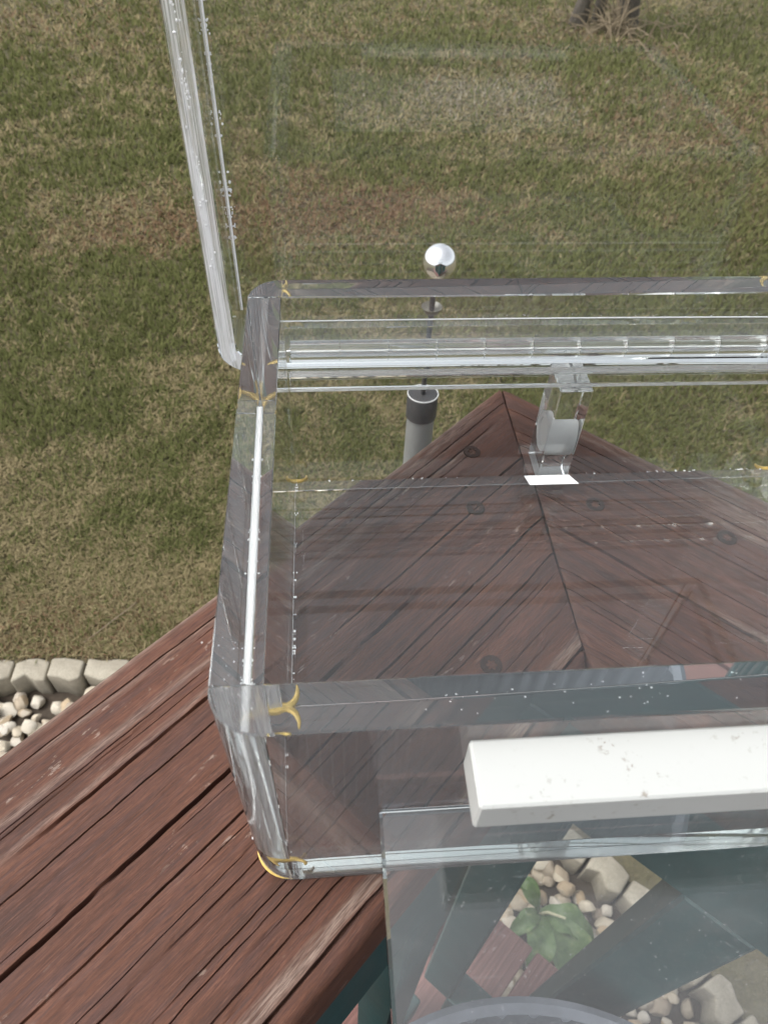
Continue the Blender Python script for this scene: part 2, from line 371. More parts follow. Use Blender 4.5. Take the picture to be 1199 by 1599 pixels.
NL = np.array([EL[1], -EL[0]]); NR = np.array([ER_[1], -ER_[0]])   # inward normals
DK_Z = -.914; DECK_OUT_R = float(((gp(790, 1445, DK_Z)[:2]-PK)@(-NR))); DECK_OUT_L = .16
def on_deck(x, y, pad=0.0):
    dx, dy = x-PK[0], y-PK[1]
    return (dx*NL[0]+dy*NL[1] > -DECK_OUT_L-pad) & (dx*NR[0]+dy*NR[1] > -DECK_OUT_R-pad)
cand = []
st = .037
for iy in range(int(-.5/st), int(1.05/st)):
    for ix in range(int(-1.6/st), int(1.35/st)):
        for lay in (0, 1):
            if lay and random.random() < .45: continue
            x = (ix+random.uniform(-.42, .42)+.5*lay)*st; y = (iy+random.uniform(-.42, .42)+.5*lay)*st
            if in_bed(x, y, .055) and not on_deck(x, y, -.10): cand.append((x, y, lay))
w1 = gp(40, 1110, GZ)[:2]; w2 = gp(930, 1460, GZ)[:2]; w3 = gp(1130, 1585, GZ)[:2]
cand.sort(key=lambda c: min(math.hypot(c[0]-w1[0], c[1]-w1[1])*.8, math.hypot(c[0]-w2[0], c[1]-w2[1]), math.hypot(c[0]-w3[0], c[1]-w3[1])))
rest = []
for i, (x, y, lay) in enumerate(cand):
    s = random.choice((.016, .019, .022, .026)); zz = GZ-.060+lay*.020+random.uniform(-.006, .006)
    M = Matrix.Translation((x, y, zz)) @ Matrix.Rotation(random.uniform(0, 6.28), 4, 'Z') @ Matrix.Rotation(random.gauss(0, .35), 4, 'X') @ Matrix.Diagonal((s, s, s, 1))
    if i < 290:
        o = link('stone', SM[i % 8], bed); o.matrix_world = M
    else: rest.append((SM[i % 8], M))
V, Fc = [], []
for me, M in rest:
    o = len(V); V += [tuple(M @ q.co) for q in me.vertices]; Fc += [tuple(a+o for a in p.vertices) for p in me.polygons]
gs = pymesh('loose_gravel', V, Fc, STONE, bed, 28); tag(gs, kind='stuff')
# edging blocks
def mat_concrete():
    t = NT('cast_edging_stone'); vec = t.coords('Object'); a = t.noise(vec, 18, 5, 0.6); b = t.noise(vec, 260, 4, 0.7)
    c = t.ramp(a, [(0.3, (0.24, 0.215, 0.165)), (0.6, (0.345, 0.315, 0.25)), (0.8, (0.42, 0.385, 0.31))])
    c = t.mix(t.ramp(b, [(0.35, 0.5), (0.55, 0.0)]), c, (0.17, 0.15, 0.115))
    return t.done(t.bsdf(c, 0.9, t.bump(b, 0.5, 0.003)))
CONC = mat_concrete()
edging = empty('garden_edging', (-.3, .93, GZ))
bpy.context.view_layer.update(); tag(edging, 'row of tan cast stone edging blocks between lawn and gravel', 'edging')
seg = np.linalg.norm(np.roll(EDGE, -1, 0)-EDGE, axis=1); cum = np.concatenate([[0], np.cumsum(seg)]); EP = np.vstack([EDGE, EDGE[:1]])
def at_len(L): L = L % cum[-1]; return np.array([np.interp(L, cum, EP[:, 0]), np.interp(L, cum, EP[:, 1])])
start = [i for i, p in enumerate(EDGE) if p[0] > 1.0 and p[1] < -.2][-1] if True else 0
Ls = cum[np.argmin(np.hypot(EDGE[:, 0]-1.15, EDGE[:, 1]+.45))]; Lend = cum[np.argmin(np.hypot(EDGE[:, 0]+1.5, EDGE[:, 1]-.95))]+cum[-1]
L = Ls; k = 0
while L < Lend:
    r = random.Random(k); ln = r.choice((.085, .105, .12, .095)); p0, p1 = at_len(L), at_len(L+ln); d = p1-p0; d /= np.linalg.norm(d); nn = np.array([d[1], -d[0]])
    if nn@(CEN-p0) > 0: nn = -nn       # outward
    mid = (p0+p1)/2; hw = ln/2-.004
    lo = [(-hw, -.028-r.uniform(0, .008)), (-hw*.35, -.038-r.uniform(0, .01)), (hw*.25, -.028-r.uniform(-.004, .012)), (hw, -.034-r.uniform(0, .006))]
    hi = [(hw, .014+r.uniform(0, .008)), (hw*.3, .022+r.uniform(0, .006)), (-hw*.4, .020+r.uniform(0, .008)), (-hw, .013+r.uniform(0, .008))]
    bm = prism(lo+hi, -.10, .012+r.uniform(-.004, .004))
    o = finish(bm, 'edging_block', CONC, None, bevel=.006, segs=3, smooth=50)
    for vv in o.data.vertices:
        q = vv.co; q.z += .004*math.sin(q.x*60+k)*(q.z > 0); q.y += .007*math.sin(q.x*70+k*2.1)*(1 if q.y < 0 else .5)
    o.matrix_world = Matrix(((d[0], nn[0], 0, mid[0]), (d[1], nn[1], 0, mid[1]), (0, 0, 1, GZ), (0, 0, 0, 1)))
    o.parent = edging; o.matrix_parent_inverse = edging.matrix_world.inverted()
    L += ln; k += 1

# ------------------------------------------------------------------ deck floor
deck = empty('deck_floor', (.1, -.6, DK_Z)); bpy.context.view_layer.update(); tag(deck, kind='structure')
g0 = float((gp(810, 1522, DK_Z)[:2]-PK)@NL)       # inward offset of one visible gap
pw = .140; gapw = .007
k0 = math.floor((-DECK_OUT_L-g0)/(pw+gapw))
for k in range(k0, k0+14):
    n0 = g0+k*(pw+gapw)+gapw/2; n1 = n0+pw
    n0 = max(n0, -DECK_OUT_L)
    if n1-n0 < .02: continue
    def end(n):       # run of the plank up to the edge parallel with the right railing
        q = PK+NL*n; return float((-DECK_OUT_R-(q-PK)@NR)/(EL@NR))
    poly = []
    for n, s in ((n0, -2.4), (n1, -2.4), (n1, end(n1)), (n0, end(n0))): poly.append((s, n))
    bm = prism(poly, -.028, 0); o = finish(bm, 'plank', PLANK, None, bevel=.003, segs=2)
    o.matrix_world = Matrix(((EL[0], NL[0], 0, PK[0]), (EL[1], NL[1], 0, PK[1]), (0, 0, 1, DK_Z), (0, 0, 0, 1)))
    o.parent = deck; o.matrix_parent_inverse = deck.matrix_world.inverted()
def place(o, parent, e, n, z=0.0):
    o.matrix_world = Matrix(((e[0], n[0], 0, PK[0]), (e[1], n[1], 0, PK[1]), (0, 0, 1, z), (0, 0, 0, 1)))
    o.parent = parent; o.matrix_parent_inverse = parent.matrix_world.inverted()

# ------------------------------------------------------------------ railing
bpy.context.view_layer.update()
rail = empty('deck_railing', (PK[0], PK[1], DK_Z))
tag(rail, 'weathered red stained deck railing corner on teal painted balusters', 'railing')
bpy.context.view_layer.update()
BW, BT = .142, .038
def cap_board(name, e_out, nin, cracks, wornbands, length, seed):
    """e_out points from the corner along the board; local x = distance from the corner, y = inward from the outer edge"""
    r = random.Random(seed); b = np.array([0., -1.]) if True else None
    bis = (e_out+nin*0); half = (nin+0*e_out)
    bi = e_out/1.0
    # the mitre runs down the bisector of the two boards
    bisv = ((-EL)+ER_); bisv /= np.linalg.norm(bisv); kk = float((bisv@e_out)/(bisv@nin))
    cols = set([0, .0012, .0035, BW-.0035, BW-.0012, BW])
    for c, s0, s1, wd, dp in cracks:
        for q in (-1, -.4, .4, 1): cols.add(round(c+q*wd, 6))
    fill = np.arange(.005, BW-.004, .0022)
    cs = sorted(cols)
    for q in fill:
        if min(abs(q-c) for c in cs) > .0009: cols.add(round(float(q), 6))
    cs = np.array(sorted(cols)); NC = len(cs)
    u = np.concatenate([np.arange(0, .50, .0022), np.linspace(.50, 1, 60)**1.0*(length-.5)/.5 - ((length-.5)/.5*.5-.5)])
    u = np.unique(np.round(u, 5)); NS = len(u)
    Sg = np.zeros((NS, NC)); Ng = np.zeros((NS, NC)); Zg = np.zeros((NS, NC)); Wn = np.zeros((NS, NC))
    for i, n in enumerate(cs):
        s = n*kk+.0011+u*(length-n*kk)/length
        Sg[:, i] = s
        edge = min(1.0, n/.006, (BW-n)/.006)
        jit = .00022*(fbm(s*190+seed*7, s*0+n*300, 2)-.5)*2
        warp = (jit+.0034*(fbm(s*7+seed, s*0+n*4+seed, 3)-.5)+.0009*(fbm(s*42+seed, s*0+n*9, 2)-.5))*edge
        Ng[:, i] = n+warp
        z = -.0009+.0007*(fbm(s*5+9, np.full_like(s, n*140+seed), 2)-.5)+.0005*(fbm(s*60, np.full_like(s, n*900), 2)-.5)
        for c, s0, s1, wd, dp in cracks:
            d = abs(n-c)/wd
            if d <= .5:
                env = np.clip((s-s0)/.03, 0, 1)*np.clip((s1-s)/.03, 0, 1); env = env*np.clip(1.9*fbm(s*34+c*900, s*0+c*77, 3)-.35, .05, 1.2)
                z = z-dp*env
        rr = .0045
        for q in (n, BW-n):
            if q < rr: z = z-(rr-math.sqrt(max(rr*rr-(rr-q)**2, 0)))*.8
        z = z-.0016*np.exp(-(s-n*kk)/.0022)
        Zg[:, i] = np.minimum(z, -.0004)
        for c, hw, s0, s1, a in wornbands:
            Wn[:, i] = np.maximum(Wn[:, i], a*np.clip(1.4-abs(n-c)/hw, 0, 1)*np.clip((s-s0)/.04, 0, 1)*np.clip((s1-s)/.04, 0, 1))
    v = [(Sg[j, i], Ng[j, i], Zg[j, i]) for j in range(NS) for i in range(NC)]
    f = [(j*NC+i, (j+1)*NC+i, (j+1)*NC+i+1, j*NC+i+1) for j in range(NS-1) for i in range(NC-1)]
    loop = [i for i in range(NC)]+[j*NC+NC-1 for j in range(1, NS)]+[(NS-1)*NC+i for i in range(NC-2, -1, -1)]+[j*NC for j in range(NS-2, 0, -1)]
    b0 = len(v); v += [(v[i][0], v[i][1], -BT) for i in loop]; nl = len(loop)
    for a in range(nl):
        c = (a+1) % nl; f.append((loop[a], loop[c], b0+c, b0+a))
    f.append(tuple(b0+i for i in range(nl)))
    me = bpy.data.meshes.new(name); me.from_pydata(v, [], f); me.update()
    if me.polygons[0].normal.z < 0: me.flip_normals()
    uvl = me.uv_layers.new(name='UVMap'); co = np.zeros(len(v)*3); me.vertices.foreach_get('co', co); co = co.reshape(-1, 3)
    li = np.zeros(len(me.loops), dtype=np.int32); me.loops.foreach_get('vertex_index', li)
    uvv = np.stack([co[li, 0]+seed*3.7, co[li, 1]-.6*np.minimum(co[li, 2]+.004, 0)+seed*.7], -1); uvl.data.foreach_set('uv', uvv.reshape(-1))
    wa = me.attributes.new('worn', 'FLOAT', 'POINT'); ww = np.zeros(len(v)); ww[:NS*NC] = Wn.reshape(-1); wa.data.foreach_set('value', ww)
    shade(me, 60)
    o = link(name, me, None, WOOD); place(o, rail, e_out, nin); return o
mm = lambda *a: tuple(x/1000 for x in a)
def hairlines(main, seed, n, smax):
    r = random.Random(seed); out = list(main)
    for _ in range(400):
        if len(out) >= len(main)+n: break
        c = r.uniform(4, 138); wd = r.choice((.16, .2, .25, .32)); s0 = r.uniform(0, smax); s1 = s0+r.uniform(50, 220)
        if all(abs(c/1000-q[0]) > q[3]+wd/1000+.0011 for q in out): out.append(mm(c, s0, s1, wd, r.uniform(1.2, 2.6)))
    return out
Lcr = hairlines([mm(38, 190, 330, .8, 6), mm(67, 150, 900, 1.0, 8), mm(48, 230, 900, .35, 3), mm(82, 40, 900, .5, 4), mm(98, 60, 800, .4, 3), mm(113.6, 200, 900, .3, 2.5), mm(123, 130, 900, .4, 3), mm(134.5, 90, 900, .7, 6),
       mm(10, 0, 900, .35, 2.5), mm(17, 30, 170, .5, 4), mm(43, 0, 150, .6, 5), mm(55, 40, 200, .45, 4)], 11, 24, 420)
Lwb = [mm(131.5, 2.2, 60, 700, 700), mm(36, .8, 150, 420, 450), mm(1.6, 1.6, 0, 500, 800), mm(25, .9, 120, 420, 450), mm(10.8, .9, 40, 330, 500), mm(18, 1.0, 20, 150, 650), mm(6, 1.8, 10, 130, 450)]
Rcr = hairlines([mm(14, 0, 500, .4, 3), mm(27, 20, 400, .4, 3), mm(50, 60, 500, .6, 5), mm(70, 40, 600, .35, 3), mm(84, 70, 500, .9, 7), mm(104, 90, 500, .4, 3), mm(116, 110, 500, .5, 4)], 12, 24, 300)
Rwb = [mm(2, 2.5, 40, 500, 900), mm(18, 8, 110, 260, 550), mm(30, 3, 120, 300, 600), mm(82, 2, 140, 300, 500), mm(8, 2, 30, 200, 500)]
capL = cap_board('cap_board', -EL, NL, Lcr, Lwb, 1.3, 1); capL['label'] = 'left cap board with long open cracks and bare grey streaks'
capR = cap_board('cap_board', ER_, NR, Rcr, Rwb, 1.3, 2); capR['label'] = 'right cap board seen mostly through the clear box'
# star-drive screws sunk into the boards
def screw_mesh():
    bm = bmesh.new(); R0 = .0046; n = 24; rings = []
    def ring(fr, z): rings.append([bm.verts.new((fr(2*PI*i/n)*math.cos(2*PI*i/n), fr(2*PI*i/n)*math.sin(2*PI*i/n), z)) for i in range(n)])
    star = lambda a: .0021*(1+.24*math.cos(6*a))
    ring(lambda a: R0, -.0025); ring(lambda a: R0, -.0002); ring(lambda a: R0*.93, .0001); ring(star, .00005); ring(lambda a: star(a)*.92, -.0018)
    for k in range(len(rings)-1):
        for i in range(n): bm.faces.new((rings[k][i], rings[k][(i+1) % n], rings[k+1][(i+1) % n], rings[k+1][i]))
    bm.faces.new(rings[-1]); bm.faces.new(rings[0][::-1]); bmesh.ops.recalc_face_normals(bm, faces=bm.faces)
    me = bpy.data.meshes.new('screw'); bm.to_mesh(me); bm.free(); shade(me, 30); me.materials.append(STEEL); return me
scm = screw_mesh(); bpy.context.view_layer.update()
def screw(px, py, board):
    p = gp(px, py, 0)
    o = link('screw', scm); o.matrix_world = Matrix.Translation((p[0], p[1], -.0007)) @ Matrix.Rotation(random.random()*3, 4, 'Z')
    o.parent = board; o.matrix_parent_inverse = board.matrix_world.inverted()
for q in ((735, 692), (740, 803), (765, 1046)): screw(*q, capL)
for q in ((925, 798), (1128, 850)): screw(*q, capR)
# teal sub-rails and balusters
def sub_rail(e_out, nin, z0, z1, s0):
    bm = prism(rect(s0, BW-.038, 1.3, BW-.0006), z0, z1); o = finish(bm, 'sub_rail', TEAL, None, bevel=.0025, segs=2); place(o, rail, e_out, nin)
bisv = ((-EL)+ER_); bisv /= np.linalg.norm(bisv)
kL = float((bisv@(-EL))/(bisv@NL)); kR = float((bisv@ER_)/(bisv@NR))
sub_rail(-EL, NL, -.127, -BT-.0005, BW*kL+.0005); sub_rail(ER_, NR, -.127, -BT-.0005, (BW-.038)*kR-.02)
sub_rail(-EL, NL, -.86, -.775, BW*kL+.02); sub_rail(ER_, NR, -.86, -.775, BW*kR+.02)
for e_out, nin, ss in ((ER_, NR, [BW*kR+.004+i*.102 for i in range(0, 10)]), (-EL, NL, [BW*kL+.075+i*.102 for i in range(0, 10)])):
    for i, s in enumerate(ss):
        bm = prism(rect(s-.019, BW-.0375+.0375, s+.019, BW-.0375+.0005), -.88, -.128) if False else prism(rect(s-.019, BW-.0385-.0, s+.019, BW-.001), -.774, -.1275)
        o = finish(bm, 'baluster', TEAL, None, bevel=.002, segs=1); place(o, rail, e_out, nin)
bm = prism(rect(.012, .012, .1, .1), DK_Z+.0005, -BT-.001)
o = finish(bm, 'corner_post', TEAL, None, bevel=.003, segs=2); place(o, rail, -EL, NL)

# ------------------------------------------------------------------ the clear box
T, D, H, W = .0127, .18718, .11292, .2623
box = empty('acrylic_box', (W/2, D/2, 0))
tag(box, 'clear acrylic box with its hinged lid standing open on the railing corner', 'box')
bpy.context.view_layer.update()
def part(o, parent=None):
    p = parent or box; o.parent = p; o.matrix_parent_inverse = p.matrix_world.inverted(); return o
AF = [ACR, FROST]; ee = .0002
fw = arc(T, T, T, PI, 1.5*PI)+arc(W-T, T, T, 1.5*PI, 2*PI)
part(finish(prism(fw, T-ee, H), 'front_wall', AF, None, bevel=.0005, segs=1))
bwp = arc(W-T, D-T, T, 0, PI/2)+arc(T, D-T, T, PI/2, PI)
part(finish(prism(bwp, .0001, H), 'back_wall', AF, None, bevel=.0005, segs=1))
part(finish(prism(rect(.0001, T-ee, T, D-T+ee), T-ee, H-.00015), 'side_wall', [ACR, SCRAPEDL], None, bevel=.0003, frost=lambda c, n: n.y < -.9))
part(finish(prism(rect(W-T, T-ee, W-.0001, D-T+ee), T-ee, H-.00015), 'side_wall', [ACR, SCRAPEDL], None, bevel=.0003, frost=lambda c, n: n.y < -.9))
fl = [(x, y) for x, y in arc(T+.0002, T+.0002, T, PI, 1.5*PI)+arc(W-T-.0002, T+.0002, T, 1.5*PI, 2*PI)]+[(W-.0002, D-T+ee), (.0002, D-T+ee)]
floor_ = part(finish(prism(fl, 0, T), 'floor_panel', [ACR, GLEAMX], None, bevel=.0006, segs=1, frost=lambda c, n: abs(n.z) < .5 and c.y < T*.75))  # front edge whitened to imitate skylight caught inside the panel
floor_['label'] = 'clear bottom panel with a painted white gleam on its front edge'
# milky handle bar and front shelf
o = part(finish(prism(rect(.0594, -.0157, .2029, -.0001), .0927, .1054), 'handle_bar', MILK, None, bevel=.0006, segs=1)); o['label'] = 'milky white bar along the front wall'
sh = part(finish(prism(rect(.0397, -.115, .2226, -.0002), .0577, .0640), 'front_shelf', [ACR, HAZED], None, bevel=.0009, segs=1, frost=lambda c, n: n.z > .5)); bpy.context.view_layer.update(); sh['label'] = 'clear shelf sheet jutting from the front wall'
# support block with a bored hole behind the back wall
sb = part(finish(prism(rect(.1345, D+.0001, .1500, D+.0215), .0005, .0590), 'support_block', AF, None, bevel=.0006, frost=lambda c, n: n.z < -.9))
sb['label'] = 'clear upright block with a white roller behind the back wall'; bpy.context.view_layer.update()
def roller():
    prof = [(.0030, .1372), (.0056, .1372), (.0060, .1352), (.0086, .1352), (.0088, .1362), (.0088, .1483), (.0086, .1493), (.0060, .1493), (.0056, .1473), (.0030, .1473)]
    n = 36; v = []; f = []
    for r, x in prof:
        for i in range(n): v.append((x, D+.0108+r*math.cos(2*PI*i/n), .0255+r*1.25*math.sin(2*PI*i/n)))
    for k in range(len(prof)-1):
        for i in range(n): f.append((k*n+i, k*n+(i+1) % n, (k+1)*n+(i+1) % n, (k+1)*n+i))
    f.append(tuple(range(n))[::-1]); f.append(tuple((len(prof)-1)*n+i for i in range(n)))
    o = pymesh('roller', v, f, RESID, None, 25); bm = bmesh.new(); bm.from_mesh(o.data); bmesh.ops.recalc_face_normals(bm, faces=bm.faces); bm.to_mesh(o.data); bm.free(); return o
ro = part(roller(), sb); ro['label'] = 'white flanged roller set in the block'
# small white label lying in the box
pq = [gp(818, 744, T), gp(887, 742, T), gp(903, 756, T), gp(827, 758, T)]
bm = bmesh.new(); a = [bm.verts.new((q[0], q[1], T+.0002)) for q in pq]; b = [bm.verts.new((q[0], q[1], T+.0005)) for q in pq]
bm.faces.new(a); bm.faces.new(b)
for i in range(4): bm.faces.new((a[i], a[(i+1) % 4], b[(i+1) % 4], b[i]))
part(finish(bm, 'paper_label', PAPER, None, smooth=None))
# lid: a tray standing upright behind the box
LY0, LY1, LTK = .2095, .2430, .0088; LX0, LX1, LZ0, LZ1 = -.0206, W+.0194, .0515, .292
lid = empty('lid', (W/2, LY0, LZ0)); part(lid); lid['label'] = 'clear lid tray standing upright on its hinge'
bpy.context.view_layer.update()
def ring():
    bm = bmesh.new(); o = rrect(LX0, LZ0, LX1, LZ1, .0135, 12); i_ = rrect(LX0+LTK, LZ0+LTK, LX1-LTK, LZ1-LTK, .0053, 12)
    q = {}
    for nm, pts, y in (('o0', o, LY0), ('i0', i_, LY0), ('o1', o, LY1), ('i1', i_, LY1)): q[nm] = [bm.verts.new((x, y, z)) for x, z in pts]
    N = len(o)
    for i in range(N):
        j = (i+1) % N
        for A, B in (('o0', 'i0'), ('i0', 'i1'), ('i1', 'o1'), ('o1', 'o0')): bm.faces.new((q[A][i], q[A][j], q[B][j], q[B][i]))
    return bm
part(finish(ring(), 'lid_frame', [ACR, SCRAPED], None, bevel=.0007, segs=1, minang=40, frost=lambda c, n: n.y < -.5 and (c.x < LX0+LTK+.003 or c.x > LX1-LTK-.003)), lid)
part(finish(prism(rrect(LX0+.0002, LZ0+.0002, LX1-.0002, LZ1-.0002, .0135, 12), LY1-ee, LY1+.0064, 'y'), 'lid_panel', AF, None, bevel=.0005, minang=40), lid)
for pts in ([(LX0+LTK+.0004, LY1-.0004, LZ0+LTK+.004), (LX0+LTK+.0004, LY1-.0004, LZ1-LTK-.004)], [(LX0+LTK+.004, LY1-.0004, LZ0+LTK+.0004), (LX1-LTK-.004, LY1-.0004, LZ0+LTK+.0004)]):
    V, Fc = tube(pts, [.0004, .0004], 6); part(pymesh('joint_line', V, Fc, RESID, None, 60), lid)
# knuckled hinge
hinge = empty('hinge', (W/2, .199, .070)); part(hinge); hinge['label'] = 'clear knuckled piano hinge between box and lid'
bpy.context.view_layer.update()
HY, HZ, HR = .1985, .0748, .0049
x = .0138; k = 0; kl = .0213
while x < W-.014:
    x1 = min(x+kl-.0003, W-.014)
    cyl = [(HY+HR*.75*math.cos(2*PI*i/36), HZ+HR*math.sin(2*PI*i/36)) for i in range(36)]
    part(finish(prism(cyl, x, x1, 'x'), 'knuckle', AF, None, bevel=0.0, smooth=20, minang=40), hinge)
    x += kl; k += 1
part(finish(prism([(HY+.0004*math.cos(2*PI*i/12), HZ+.0004*math.sin(2*PI*i/12)) for i in range(12)], .012, W-.012, 'x'), 'hinge_pin', mat_simple('hinge_pin_white', (.8, .81, .82), .3, .05), None), hinge)
part(finish(prism(rect(D+.0001, .0610, D+.0052, .0690), .0125, W-.0125, 'x'), 'hinge_leaf', AF, None, bevel=.0004, frost=lambda c, n: n.z < -.9), hinge)
part(finish(prism(rect(LY0-.0050, .0636, LY0-.0001, .0696), .0125, W-.0125, 'x'), 'hinge_leaf', AF, None, bevel=.0008), hinge)
# amber cement at the corners of the floor
def cement(corner, sx, sy):
    cx, cyy = corner
    pts = [(cx+sx*(T-(T-.0006)*math.cos(a)), cyy+sy*(T-(T-.0006)*math.sin(a)), .0016) for a in [PI*.5*i/10 for i in range(11)]]
    pa = tube(pts, [.0003+.0006*math.sin(PI*i/10) for i in range(11)], 6)
    pts2 = [(cx+sx*(T*1.05+.0042*math.cos(a)), cyy+sy*(T*.55+.0055*math.sin(a)), T-.0003) for a in [PI*1.25*i/12-.3 for i in range(13)]]
    pb = tube(pts2, [.0004+.0010*math.sin(PI*i/12) for i in range(13)], 6)
    pts3 = [(cx+sx*(T+.0005), cyy+sy*(T+.0035), T+.0003), (cx+sx*(T+.0011), cyy+sy*(T+.0012), T+.0006), (cx+sx*(T+.0036), cyy+sy*(T+.0006), T+.0003)]
    pc = tube(pts3, [.0003, .0010, .0003], 6)
    V, Fc = merge([pa, pb]); o = pymesh('cement_mark', V, Fc, AMBER, None, 60); part(o); o['label'] = 'amber cement stain in a bottom corner'
for c, sx, sy in (((0, 0), 1, 1), ((W, 0), -1, 1), ((0, D), 1, -1), ((W, D), -1, -1)): cement(c, sx, sy)
# flecks of dried cement along the joints
_ico = bmesh.new(); bmesh.ops.create_icosphere(_ico, subdivisions=1, radius=1); IV = np.array([v.co for v in _ico.verts]); IF = [tuple(v.index for v in f.verts) for f in _ico.faces]; _ico.free()
def flecks(lines, parent):
    P = []
    for a, b, n, sz, jit, flat in lines:
        a, b = np.array(a), np.array(b)
        clus = [random.random() for _ in range(max(3, n//4))]
        for _ in range(n):
            t = random.choice(clus)+random.gauss(0, .012) if random.random() < .75 else random.random()
            t = min(max(t, 0), 1); p = a+(b-a)*t+np.array([random.gauss(0, j) for j in jit])
            s = sz*random.uniform(.4, 1.3); sc = np.array(flat)*s*np.array([random.uniform(.6, 1.5) for _ in range(3)])
            P.append(([tuple(q) for q in IV*sc+p], IF))
    V, Fc = merge(P); o = pymesh('cement_flecks', V, Fc, RESID, None, 60); part(o, parent); o['kind'] = 'stuff'
flecks([((LX0+LTK+.0012, LY1-.0003, .10), (LX0+LTK+.0012, LY1-.0003, .215), 90, .00055, (.0007, .0001, .0005), (1, .3, 1)),
        ((LX0+.004, LY0-.0001, .09), (LX0+.004, LY0-.0001, .215), 70, .00045, (.0009, .0001, .0005), (1, .3, 1.3)),
        ((.004, LY1-.0003, LZ0+LTK+.0012), (W, LY1-.0003, LZ0+LTK+.0012), 70, .0002, (.001, .0001, .0008), (1.6, .3, .8))], lid)
flecks([((T+.0006, D-T-.0004, T+.0002), (W-T, D-T-.0004, T+.0002), 40, .00035, (.001, .0002, .0002), (1.4, .8, .6)),
        ((.0014, .02, T), (.0014, D-.03, T), 50, .0004, (.0005, .001, .0001), (1, 1.2, .3)),
        ((T+.0003, T, T+.0005), (T+.0003, D-T, T+.0005), 40, .0003, (.0002, .001, .0002), (.7, 1.3, .5)),
        ((.03, T*.5, H+.0001), (W-.02, T*.5, H+.0001), 70, .00007, (.002, .0022, .00002), (2.6, .8, .06)),
        ((.0045, .003, H+.0001), (.0045, T*2, H+.0001), 40, .00010, (.003, .001, .00002), (1, 1, .08))], box)
flecks([((.060, -.035, .06402), (.20, -.035, .06402), 240, .000055, (.006, .012, .00001), (1, 1, .1))], sh)
# line of white cement where the side wall sits on the floor
V, Fc = tube([(.0007, T*.8, T), (.0006, .05, T), (.0008, .10, T), (.0007, D-T-.004, T)], [.0010, .0009, .0010, .0008], 6)
o = part(pymesh('cement_bead', V, Fc, RESID, None, 60)); o['label'] = 'white bead of cement under the left side wall'

# ------------------------------------------------------------------ pole with a mirrored ball
top = gd(666, 611, 1.02)
pole = empty('ball_topped_pole', (top[0], top[1], GZ)); tag(pole, 'grey metal pole topped by a mirrored ball beyond the railing corner', 'pole')
bpy.context.view_layer.update()
PG = mat_simple('grey_pole_paint', (.19, .195, .19), .45, .2, 14); BLK = mat_simple('black_plastic', (.035, .035, .036), .5, .2, 50); CHR = mat_simple('mirror_chrome', (.9, .9, .9), .03, .02, 20, metallic=1.0)
WHT = mat_simple('white_plastic', (.75, .75, .74), .4, .05, 50)
zt = float(top[2]-GZ)
def pp(o): o.parent = pole; return o
pp(lathe([(.0195, 0), (.0195, zt-.038)], 32, 'pipe', PG))
pp(lathe([(.0215, zt-.040), (.0215, zt-.002), (.020, zt)], 32, 'collar', BLK))
pp(lathe([(.0206, zt-.0005), (.0213, zt-.0005), (.0214, zt+.001), (.0206, zt+.001)], 32, 'rim_ring', WHT, caps=False))
# height of the ball on the same vertical line
yy = float(top[1])
def on_axis(px, py):
    d = F_ + R_*(px-599.5)/F_PX - U_*(py-799.5)/F_PX; return float((CAM+d*(yy-CAM[1])/d[1])[2]-GZ)
zb, zd = on_axis(685, 408), on_axis(680, 478)
dep = float((np.array([top[0], top[1], zb+GZ])-CAM)@F_); rb = 28.5*dep/F_PX
pp(lathe([(.0035, zt-.03), (.0035, zb-rb*.9)], 12, 'stem', BLK))
pp(lathe([(.004, zd-.006), (.009, zd-.004), (.013, zd+.004), (.009, zd), (.004, zd-.001)], 28, 'drip_dish', mat_simple('smoky_plastic', (.13, .125, .10), .3, .2, 60)))
pp(lathe([(rb*math.sin(a), zb-rb*math.cos(a)) for a in [.02+(PI-.04)*i/24 for i in range(25)]], 36, 'mirror_ball', CHR))
pp(lathe([(.008, zb-rb*1.12), (.010, zb-rb*.9)], 16, 'ball_socket', BLK))

# ------------------------------------------------------------------ ribbed bin on the deck, in the corner below
c = gp(780, 1557, -.30); RB = .185
bin_ = empty('ribbed_bin', (c[0], c[1]-RB-.002, DK_Z)); tag(bin_, 'dark grey ribbed round bin standing on the deck below the shelf', 'bin')
bpy.context.view_layer.update()
BM_ = mat_simple('dark_grey_ribbed_plastic', (.13, .145, .17), .32, .35, 60)
def corr(r, z0, z1, amp, name):
    n = 360; v, f = [], []
    for z in (z0, z1):
        for i in range(n):
            a = 2*PI*i/n; rr = r+amp*math.cos(54*a); v.append((rr*math.cos(a), rr*math.sin(a), z))
    for z in (z1, z0):
        for i in range(n):
            a = 2*PI*i/n; rr = r-.003+amp*math.cos(54*a); v.append((rr*math.cos(a), rr*math.sin(a), z))
    for k in range(3):
        for i in range(n): f.append((k*n+i, k*n+(i+1) % n, (k+1)*n+(i+1) % n, (k+1)*n+i))
    for i in range(n): f.append((3*n+i, 3*n+(i+1) % n, (i+1) % n, i))
    return pymesh(name, v, f, BM_, bin_, 50)
corr(RB-.003, .012, -.304-DK_Z, .0036, 'ribbed_wall')
lathe([(.02, 0), (RB-.004, 0), (RB-.004, .012), (.02, .012)], 64, 'base_disc', BM_, bin_)
lathe([(RB-.006, -.305-DK_Z), (RB+.001, -.305-DK_Z), (RB+.002, -.301-DK_Z), (RB-.002, -.299-DK_Z), (RB-.008, -.301-DK_Z)], 96, 'rolled_rim', BM_, bin_, caps=False)

